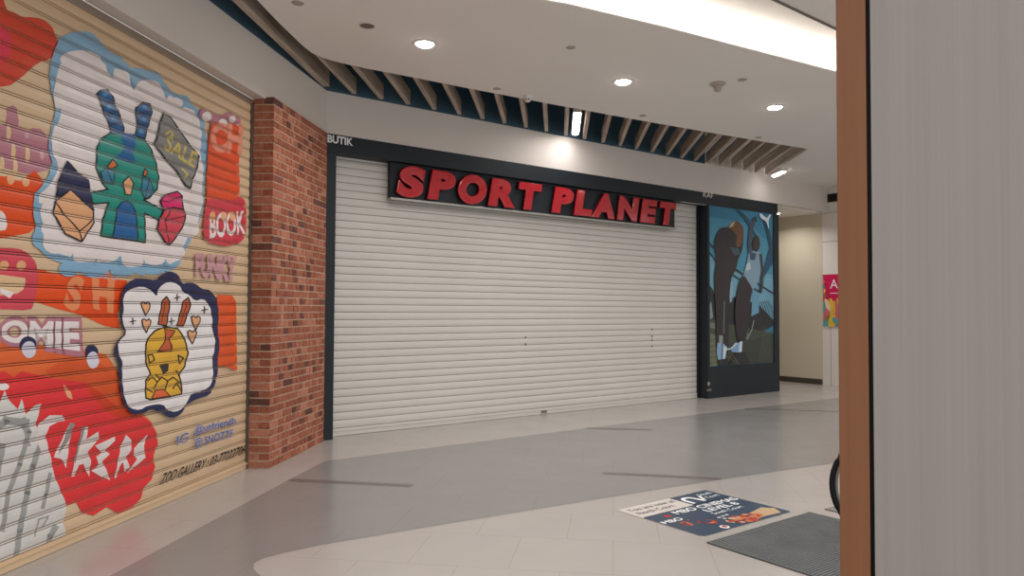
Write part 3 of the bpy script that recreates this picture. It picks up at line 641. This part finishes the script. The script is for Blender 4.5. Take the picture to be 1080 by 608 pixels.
# right figure
pline([(795.5, 230), (791, 243), (789.7, 257.7), (791, 268)], 4, (66, 82, 98)); pshape([(794, 230), (797, 228.5), (797.5, 233), (795, 235)], (60, 66, 74))
pshape([(788.5, 268), (795, 264), (801.5, 267), (802.5, 285), (797, 301), (793, 306), (783, 290), (786.5, 279)], (130, 160, 178)); pshape([(790, 266), (797, 268), (795, 275), (790, 274)], (58, 78, 100)); pshape([(786.5, 279), (790, 276), (791, 284), (785, 286)], (188, 200, 206))
pline([(801, 268), (803, 284), (802.5, 300), (801, 309)], 3, (58, 60, 66))
pshape([(796.6+4*math.cos(t*.5236)-.0, 257+9*math.sin(t*.5236)) for t in range(12)], (62, 52, 50))
pshape([(778, 299), (783, 289), (793, 305), (791.7, 310), (789.7, 320.6), (786.6, 357.6), (780, 363), (776, 356), (774, 331), (775.5, 312)], DK)
pline([(794, 338), (792, 348), (787, 358)], .8, (150, 160, 160))
pshape([(773.5, 362), (777, 362), (782, 360), (780.5, 366), (781.5, 373), (776, 372), (770, 371)], (128, 166, 206)); pshape([(779, 361), (782, 360), (781, 373), (778, 372)], (210, 222, 232)); pline([(764, 369), (770, 368), (776, 362)], 1.6, (200, 212, 216))
pshape([(776, 372), (784, 371), (790, 386), (774, 390), (768, 384)], DK2); pline([(768, 376), (776, 386)], .7, (110, 104, 80)); pline([(771, 374), (778, 384)], .7, (110, 104, 80))
# leaping cat mark, top right
pshape([(799.9, 226), (801.8, 225.2), (804.5, 228), (807.8, 230.7), (810.2, 226.6), (812.6, 225.4), (811, 229.4), (809.4, 233), (810, 242), (809, 241), (808.2, 237), (806.2, 233.3), (803, 231.6), (800.5, 229.3)], (214, 222, 228))
po.build('poster', pmat2, pc, recalc=False)
b_ = MB(); p = on_f(746.3, 405); b_.lathe((p.x, fy0-.002, p.z), [(0, 0), (.035, 0), (.035, .006), (0, .008)], -Y, 16); b_.build('lock', alu, ffr)
b_ = MB(); p = on_f(747, 411.5); b_.box(p.x-.06, p.x+.06, fy0-.004, fy0, p.z-.018, p.z+.018); b_.build('badge', grey_pl, ffr)

# ------------------------------------------------------------------ corridor: advert, black vent, small downlight
ad = thing('advertising_panel', (13.93, 7.4, 1.18), 'pink and floral advert panel on the white corridor wall', 'advert')
a_ = MB(); a_.box(13.915, 13.933, 6.8, 8.012, 1.18, 2.24, 0)
def adq(pts, mi, k): a_.poly([[(13.9145-.0004*k, y, z) for y, z in pts]], mi)
adq([(8.01, 1.70), (6.8, 1.70), (6.8, 2.238), (8.01, 2.238)], 1, 1)
for i, (ya, yb) in enumerate(((8.01, 7.9), (7.9, 7.76), (7.76, 7.6), (7.6, 7.4), (7.4, 7.1), (7.1, 6.8))): adq([(ya, 1.185), (yb, 1.185), (yb, 1.70), (ya, 1.70)], (2, 3, 4, 2, 6, 7)[i] if i != 5 else 3, 1)
random.seed(3)
for i in range(26):
    cy = random.uniform(6.9, 7.95); cz = random.uniform(1.24, 1.66); ang = random.uniform(.6, 2.2); l = random.uniform(.1, .22); wd = random.uniform(.03, .07)
    d = Vector((math.cos(ang), math.sin(ang))); n = Vector((-d.y, d.x)); c = Vector((cy, cz))
    pts = [c-d*l, c-d*l*.2+n*wd, c+d*l*.7+n*wd*.7, c+d*l, c+d*l*.7-n*wd*.7, c-d*l*.2-n*wd]
    adq([(min(max(p.x, 6.81), 8.005), min(max(p.y, 1.185), 1.75)) for p in pts], 2+i % 5, 2+i)
vs, fs, _ = glyph('At'); a_.add([(13.9135, 7.86-.25*v.x, 1.95+.18*v.y) for v in vs], fs, 7)
a_.box(13.9125, 13.914, 7.5, 7.86, 1.85, 1.862, 7)
for i, (y, z) in enumerate(((8.0, 1.98), (7.98, 1.9), (7.99, 2.08), (7.97, 1.8))): adq([(y+.01, z-.05), (y-.03, z-.02), (y-.03, z+.04), (y+.01, z+.05)], 2+i % 5, 30+i)
ob = a_.build('printed_panel', [white_pl] + [mat('advert_ink', c, .4, .3) for c in ((206, 30, 88), (96, 158, 160), (226, 188, 70), (216, 108, 120), (120, 130, 60), (236, 206, 170))] + [sign_white], ad, recalc=False)
v_ = MB(); v_.box(13.912, 13.9345, 7.2, 7.97, 3.70, 3.865, 0)
for i in range(6): v_.box(13.905, 13.912, 7.22, 7.95, 3.712+i*.025, 3.722+i*.025, 0)
tag(v_.build('air_vent', black_m), 'black rectangular vent high on the white corridor wall', 'vent')

def downlight(x, y, z, r, label, watts, lens, name='downlight', group=None):
    t = thing(name, (x, y, z), label, 'ceiling light', group)
    m = MB(); m.lathe((x, y, z), [(r*.86, -.001), (r*.9, -.008), (r*1.1, -.007), (r*1.16, -.0005)], Z, 40); m.build('trim_ring', white_pl, t, smooth=True)
    m = MB(); m.lathe((x, y, z), [(r*.9, -.0005), (r*.9, -.008), (r*.75, -.02), (r*.4, -.028)], Z, 40); m.build('lens', lens, t)
    l = bpy.data.lights.new('downlight_glow', 'AREA'); l.shape = 'DISK'; l.size = r*1.7; l.energy = watts; l.color = (1, .97, .94); l.spread = math.radians(150)
    lo = bpy.data.objects.new('downlight_glow', l); COL.objects.link(lo); lo.location = (0, 0, -.032); lo.parent = t
    return t
G = 'round downlights in the mall ceiling'
downlight(3.403, 5.921, HC, .095, 'round lit downlight nearest the grey speaker grille and the graffiti shutter', DOWNLIGHT_W, lamp_m, group=G)
downlight(5.695, 5.583, HC, .095, 'round lit downlight in the middle, above the dome camera', DOWNLIGHT_W, lamp_m, group=G)
downlight(7.884, 5.151, HC, .095, 'round lit downlight next to the smoke detector, nearest the brown post', DOWNLIGHT_W, lamp_m, group=G)
for x, y in ((10.2, 4.6), (1.9, 3.2), (1.2, 1.0), (4.0, 1.4), (6.8, 1.2), (-.4, -1.2), (3.2, -1.4), (12.3, 5.8)):   # unseen lamps added along the mall for brightness
    downlight(x, y, HC, .095, 'unseen round downlight added further along the mall ceiling for brightness', DOWNLIGHT_W, lamp_m, group=G)
downlight(13.2, 8.571, 3.49, .045, 'small bright spot lamp in the corridor ceiling beside the poster cabinet', 10, lamp_small, name='spot_lamp')

# cove LED strip on the ledge
lt = thing('cove_light', (5.5, 4.3, HC+.02), 'long hidden strip lamp glowing in the ceiling cove', 'ceiling light')
m = MB()
cl = [(2.75, 4.80), (3.2, 4.78), (3.66, 4.66), (4.9, 4.43), (6.1, 4.28), (7.27, 4.14), (8.62, 3.97), (10.2, 3.77)]
for a, b in zip(cl[:-1], cl[1:]):
    a, b = Vector((*a, HC+.013)), Vector((*b, HC+.013)); d = b-a; n = Vector((-d.y, d.x, 0)).normalized()*.04
    m.obox(a, d, n, Z*.03)
    l = bpy.data.lights.new('cove_glow', 'AREA'); l.shape = 'RECTANGLE'; l.size = d.length; l.size_y = .05; l.energy = COVE_W*d.length/7.5; l.color = (1, .97, .94)
    lo = bpy.data.objects.new('cove_glow', l); COL.objects.link(lo)
    c = (a+b)/2+Z*.05; xa = d.normalized(); za = -(Z*.97+n.normalized()*.15).normalized(); ya = za.cross(xa)
    lo.matrix_world = Matrix(((xa.x, ya.x, za.x, c.x), (xa.y, ya.y, za.y, c.y), (xa.z, ya.z, za.z, c.z), (0, 0, 0, 1)))
    mw = lo.matrix_world.copy(); lo.parent = lt; lo.matrix_world = mw; lo.matrix_parent_inverse = Matrix.Translation(-Vector(lt.location))
m.build('strip_lens', led_m, lt)

# ------------------------------------------------------------------ wooden ceiling slats
SD = Vector((SLX, 1, 0)).normalized(); SP = Vector((SD.y, -SD.x, 0))
def near_y(k):
    """where slat k meets the ceiling edge"""
    best = None
    for (xa, ya), (xb, yb) in zip(near[:-1], near[1:]):
        fa = xa-slat_x(k, ya); fb = xb-slat_x(k, yb)
        if fa <= 0 <= fb or fb <= 0 <= fa:
            t = fa/(fa-fb) if fa != fb else 0; best = ya+(yb-ya)*t
    return best
ORD_ = ['second', 'third', 'fourth', 'fifth', 'sixth', 'seventh', 'eighth', 'ninth', 'tenth', 'eleventh', 'twelfth', 'thirteenth', 'fourteenth', 'fifteenth', 'sixteenth', 'seventeenth', 'eighteenth', 'nineteenth', 'twentieth', 'twenty-first', 'twenty-second', 'twenty-third', 'twenty-fourth', 'twenty-fifth', 'twenty-sixth']
for k in range(25):
    yn = 4.4 if k == 0 else near_y(k)+.012
    yf = 7.86
    if k == 0: yf = 7.80
    p = Vector((slat_x(k, yn), yn, HC+.004)); q = Vector((slat_x(k, yf), yf, HC+.004)); wd = .05 if k else .075
    m = MB(); m.obox(p, q-p, SP*wd, Z*.18)
    o = m.build('wooden_slat', wood_slat, bevel=.003)
    lab = ('longest wooden ceiling slat, running along above the graffiti shutter' if k == 0 else 'last wooden ceiling slat at the right end, above the poster cabinet' if k == 24 else ORD_[k-1]+' wooden ceiling slat counted from the graffiti shutter end')
    tag(o, lab, 'ceiling slat', 'wooden slats in the ceiling recess')
def linear(p, q, label, watts, hang=True):
    p, q = Vector(p), Vector(q); c = (p+q)/2; d = q-p; L_ = d.length; d.normalize(); n = Vector((d.y, -d.x, 0))
    t = thing('linear_light', c, label, 'ceiling light', 'linear lamps between the slats')
    m = MB(); m.obox(p-n*.053+Z*.03, d*L_, n*.106, Z*.05); m.build('housing', white_pl, t, bevel=.006)
    m = MB(); arc = []
    for i in range(9):
        a = math.pi*i/8; arc.append(-n*math.cos(a)*.05-Z*math.sin(a)*.03)
    pts = [p+d*.03+v+Z*.03 for v in arc]; m.prism(pts, d*(L_-.06)); m.build('diffuser', tube_m, t)
    if hang: m = MB(); m.tube([c+Z*.08, c+Z*.62], .008, 8); m.build('hanger', grey_pl, t)
    l = bpy.data.lights.new('linear_glow', 'AREA'); l.shape = 'RECTANGLE'; l.size = L_*.9; l.size_y = .08; l.energy = watts; l.color = (1, .98, .97); l.spread = math.radians(170)
    lo = bpy.data.objects.new('linear_glow', l); COL.objects.link(lo)
    za = Z; xa = d; ya = za.cross(xa); c2 = Vector((0, 0, -.012))
    lo.parent = t; lo.matrix_basis = Matrix(((xa.x, ya.x, za.x, c2.x), (xa.y, ya.y, za.y, c2.y), (xa.z, ya.z, za.z, c2.z), (0, 0, 0, 1)))
linear((6.215, 6.90, HC), (6.955, 7.765, HC), 'lit white linear lamp between slats above the red sign', LINEAR_W)
linear((11.43, 7.29, HC-.081), (11.68, 7.66, HC-.081), 'lit white linear lamp beyond the last slat at the right end', LINEAR_W*.1, False)
m = MB(); m.tube([(3.6, 7.45, HC+.42), (9.6, 7.35, HC+.42)], .03, 12); m.tube([(3.6, 7.2, HC+.5), (9.6, 7.1, HC+.5)], .02, 12)
tag(m.build('conduit_pipe', mat('painted_conduit', (70, 92, 108), .5, .4)), 'pair of dark conduit pipes running above the ceiling slats', 'pipe')

# ------------------------------------------------------------------ small ceiling fittings
def speaker(x, y, r, label):
    t = thing('ceiling_speaker', (x, y, HC), label, 'ceiling speaker')
    m = MB(); m.lathe((x, y, HC), [(r*.9, -.001), (r*.93, -.006), (r*1.05, -.005), (r*1.1, -.0005)], Z, 32); m.build('rim', white_pl, t, smooth=True)
    m = MB(); m.lathe((x, y, HC), [(r*.92, -.0005), (r*.92, -.003), (r*.5, -.005)], Z, 32); m.build('grille', grey_pl, t)
speaker(2.778, 5.854, .07, 'round grey speaker grille in the ceiling near the long slat')
def disc(name, px, py, r, h, label, cat, m_=white_pl):
    p = onz(px, py, HC); m = MB(); m.lathe(p, [(r, 0), (r, -h*.4), (r*.8, -h*.8), (r*.35, -h)], Z, 24)
    return tag(m.build(name, m_, smooth=False), label, cat)
cover_m = mat('cover_plate', (176, 166, 158), .6, .3)
disc('cover_plate', 314, 3, .05, .01, 'small round cover plate on the ceiling at the top left, before the speaker grille', 'cover plate', cover_m)
disc('cover_plate', 602, 50, .045, .01, 'small round cover plate between the lit cove and the middle downlight', 'cover plate', cover_m)
disc('cover_plate', 783, 84, .05, .012, 'small oval cover plate right beside the smoke detector', 'cover plate', cover_m)
disc('cover_plate', 678, 122, .045, .01, 'small round cover plate near the slats below the middle downlight', 'cover plate', cover_m)
disc('cover_plate', 800, 145, .045, .01, 'small round cover plate near the slats at the right end', 'cover plate', cover_m)
disc('cover_plate', 524, 93.5, .045, .01, 'small round cover plate left of the dome camera', 'cover plate', cover_m)
p = onz(757, 88, HC); t = thing('smoke_detector', p, 'white smoke detector hanging from the ceiling beside the right downlight', 'smoke detector')
m = MB(); m.lathe(p, [(.085, 0), (.085, -.012), (.06, -.03)], Z, 28); m.build('base', cover_m, t)
m = MB(); m.lathe(p, [(.045, -.028), (.04, -.075), (.028, -.09)], Z, 24); m.build('sensor', cover_m, t)
p = onz(556.5, 101, HC); t = thing('dome_camera', p, 'small white dome camera at the edge of the slats', 'security camera')
m = MB(); m.lathe(p, [(.055, 0), (.055, -.02), (.05, -.03)], Z, 28); m.build('base', white_pl, t)
m = MB(); m.lathe(p, [(.046, -.028), (.042, -.052), (.028, -.07), (.01, -.078)], Z, 28); m.build('dome', white_pl, t, smooth=True)
tc_ = (CAM-p); tc_.z = -.5; tc_.normalize(); side = Vector((-tc_.y, tc_.x, 0)).normalized()
for s in (-.014, .016):
    m = MB(); c = p+Z*-.05+tc_*.036+side*s; m.lathe(c, [(.008, 0), (.009, .006), (.006, .009)], tc_, 12); m.build('lens', black_m, t)

# ------------------------------------------------------------------ things on the floor
# sticker: laid square with the facade
k_ = MB(); kx0, kx1, ky0, ky1 = 3.925, 4.95, 3.11, 3.90; KZ = .004
smats = [sign_white, mat('sticker_navy', (56, 72, 92), .35, .4), mat('sticker_orange', (206, 110, 62), .4, .3), mat('sticker_red', (176, 62, 48), .4, .3), mat('sticker_cream', (196, 166, 130), .4, .3), mat('sticker_ink', (60, 66, 80), .4, .3), mat('sticker_grey', (214, 206, 200), .4, .3)]
k_.box(kx0, kx1, ky0, ky1, .0015, KZ, 6)
def kq(pts, mi, lv=1): k_.poly([[(x, y, KZ+.0004*lv) for x, y in pts]], mi)
def rr(x0, x1, y0, y1, r):
    o = []
    for cx, cy, a0 in ((x1-r, y1-r, 0), (x0+r, y1-r, 90), (x0+r, y0+r, 180), (x1-r, y0+r, 270)):
        for i in range(5): a = math.radians(a0+i*22.5); o.append((cx+r*math.cos(a), cy+r*math.sin(a)))
    return o
kq(rr(kx0, kx1, ky0, 3.655, .03), 1); kq([(4.5, 3.645), (kx1, 3.645), (kx1, ky1), (4.5, ky1)], 1)
def kt(txt, x, y, wd, h, mi, lv=3, **k): letter_flat(k_, txt, (x, y, KZ+.0004*lv), (wd, 0, 0), (0, h, 0), mi, **k)
kt('You are now at', 3.965, 3.80, .50, .06, 5); kt('North Court', 3.97, 3.71, .39, .06, 5)
def arcpts(cx, cy, r, a0, a1, n=10): return [(cx+r*math.cos(math.radians(a0+(a1-a0)*i/n)), cy+r*math.sin(math.radians(a0+(a1-a0)*i/n))) for i in range(n+1)]
arch = arcpts(4.60, 3.77, .075, 180, 0) + [(4.70, 3.69), (4.76, 3.80), (4.735, 3.81), (4.665, 3.665)] + arcpts(4.60, 3.77, .042, 0, 180) + [(4.558, 3.68), (4.525, 3.68)]
kq(arch, 0, 3)
kt('South', 4.76, 3.80, .15, .05, 0); kt('Court', 4.76, 3.72, .15, .05, 0)
kt('MBO CINEMAS', 4.2, 3.555, .73, .075, 0, offset=.02); kt('LEVEL 8', 4.44, 3.465, .38, .07, 0, offset=.02); kt('South Court', 4.42, 3.395, .35, .045, 0)
kt('MBO', 3.94, 3.445, .2, .06, 0, offset=.02)
kq([(4.62, 3.26), (4.86, 3.31), (4.93, 3.24), (4.86, 3.14), (4.60, 3.16)], 4, 3)
random.seed(5)
for i in range(46):
    a = random.uniform(0, 6.28); r = random.uniform(0, 1)**.5; kq(arcpts(4.52+.17*r*math.cos(a), 3.205+.07*r*math.sin(a), random.uniform(.015, .03), 0, 324, 9), random.choice((2, 2, 3, 4)), 4+i*.05)
for i in range(14):
    a = random.uniform(0, 6.28); r = random.uniform(.2, 1); kq(arcpts(4.10+.1*r*math.cos(a), 3.37+.06*r*math.sin(a), random.uniform(.008, .016), 0, 324, 9), random.choice((2, 3, 3)), 4+i*.05)
kq(arcpts(4.235, 3.30, .055, 0, 350, 16), 3, 6); kq(arcpts(4.23, 3.311, .042, 0, 350, 16), 1, 7); kq(arcpts(4.235, 3.29, .028, 180, 360), 2, 8)
kq(arcpts(4.10, 3.57, .03, 0, 324, 9), 3, 3)
for x, y in ((4.38, 3.33), (4.43, 3.335), (4.39, 3.29), (4.48, 3.34)): kq(rr(x-.015, x+.015, y-.012, y+.012, .005), 6, 3)
kq(arcpts(4.22, 3.163, .035, 0, 350, 16), 0, 5); kq(arcpts(4.225, 3.168, .022, 0, 350, 16), 3, 6)
tag(k_.build('floor_sticker', smats, recalc=False), 'navy and white floor sticker with popcorn picture and cinema lettering', 'floor sticker')
# ribbed mats
def ribbed(name, x0, x1, y0, y1, rgb, label):
    m = mat('ribbed_rubber', rgb, .7, .25, .12, 5); m2 = mat('rib_gap', tuple(int(v*.62) for v in rgb), .8, .15)
    b = MB(); b.box(x0, x1, y0, y1, .0015, .006, 1); n = int((y1-y0)/.022)
    for i in range(n):
        y = y0+(i+.5)*(y1-y0)/n; b.box(x0+.012, x1-.012, y-.0065, y+.0065, .006, .011, 0)
    b.box(x0, x0+.012, y0, y1, .006, .010, 0); b.box(x1-.012, x1, y0, y1, .006, .010, 0)
    return tag(b.build(name, [m, m2]), label, 'floor mat')
ribbed('floor_mat', 3.845, 5.035, 1.85, 3.02, (108, 110, 110), 'dark ribbed floor mat lying in front of the navy floor sticker')
ribbed('floor_mat', 5.21, 6.4, 1.85, 3.0, (150, 146, 142), 'grey floor mat mostly hidden behind the wheel and brown post')

# wheel behind the post
WR = .36
wc = onplane(940, 524, Vector((CF.x, CF.y, 0)).normalized(), 4.62*math.cos(PITCH)); wc.z = WR+.0115
ax = (Vector((CAM.x, CAM.y, 0))-Vector((wc.x, wc.y, 0))).normalized(); su = Vector((-ax.y, ax.x, 0))
wt = thing('wheel', (wc.x, wc.y, .0115), 'black tyred spoked wheel standing behind the brown post', 'wheel')
circ = lambda r, n=56: [wc+(su*math.cos(2*math.pi*i/n)+Z*math.sin(2*math.pi*i/n))*r for i in range(n)]
m = MB(); m.tube(circ(WR-.018), .018, 12, closed=True); m.build('tyre', mat('tyre_rubber', (26, 26, 28), .75, .2), wt, smooth=True)
m = MB(); m.tube(circ(WR-.043), .010, 10, closed=True); m.build('rim', mat('grey_rim', (120, 116, 112), .4, .5, metal=.5), wt, smooth=True)
m = MB(); m.lathe(wc-ax*.04, [(.012, 0), (.03, .008), (.022, .02), (.022, .06), (.03, .072), (.012, .08)], ax, 20); m.build('hub', alu, wt)
m = MB()
for i in range(24):
    a = 2*math.pi*i/24; d = su*math.cos(a)+Z*math.sin(a); m.tube([wc+d*.02+ax*(.02 if i % 2 else -.02), wc+d*(WR-.045)], .0014, 6)
m.build('spokes', alu, wt)

# ------------------------------------------------------------------ clad column in the foreground
dd = Vector((.9, .436, 0)).normalized(); uu = Vector((dd.y, -dd.x, 0)); P0 = Vector((1.246, .689, 0)); cN = dd; c0 = dd.dot(P0)
def tcol(px): return (onplane(px, 300, cN, c0)-P0).dot(uu)
t1, t2 = tcol(915.5), tcol(920)
co = thing('clad_column', P0+uu*.25, 'near column clad in pale wood laminate with an orange brown timber edge', 'column')
CT = HC-.001
m = MB(); m.obox(P0+uu*.004+dd*.03, uu*.52, dd*.40, Z*CT); m.build('core', black_m, co)
m = MB(); m.obox(P0, uu*t1, dd*.03, Z*CT); m.build('timber_edge', brown_edge, co, bevel=.002)['label'] = 'orange brown timber edge'
m = MB(); m.obox(P0+uu*t2+dd*.002, uu*(.53-t2), dd*.028, Z*CT); m.build('laminate_panel', pale_laminate, co, bevel=.0015)['label'] = 'pale wood grain panel'
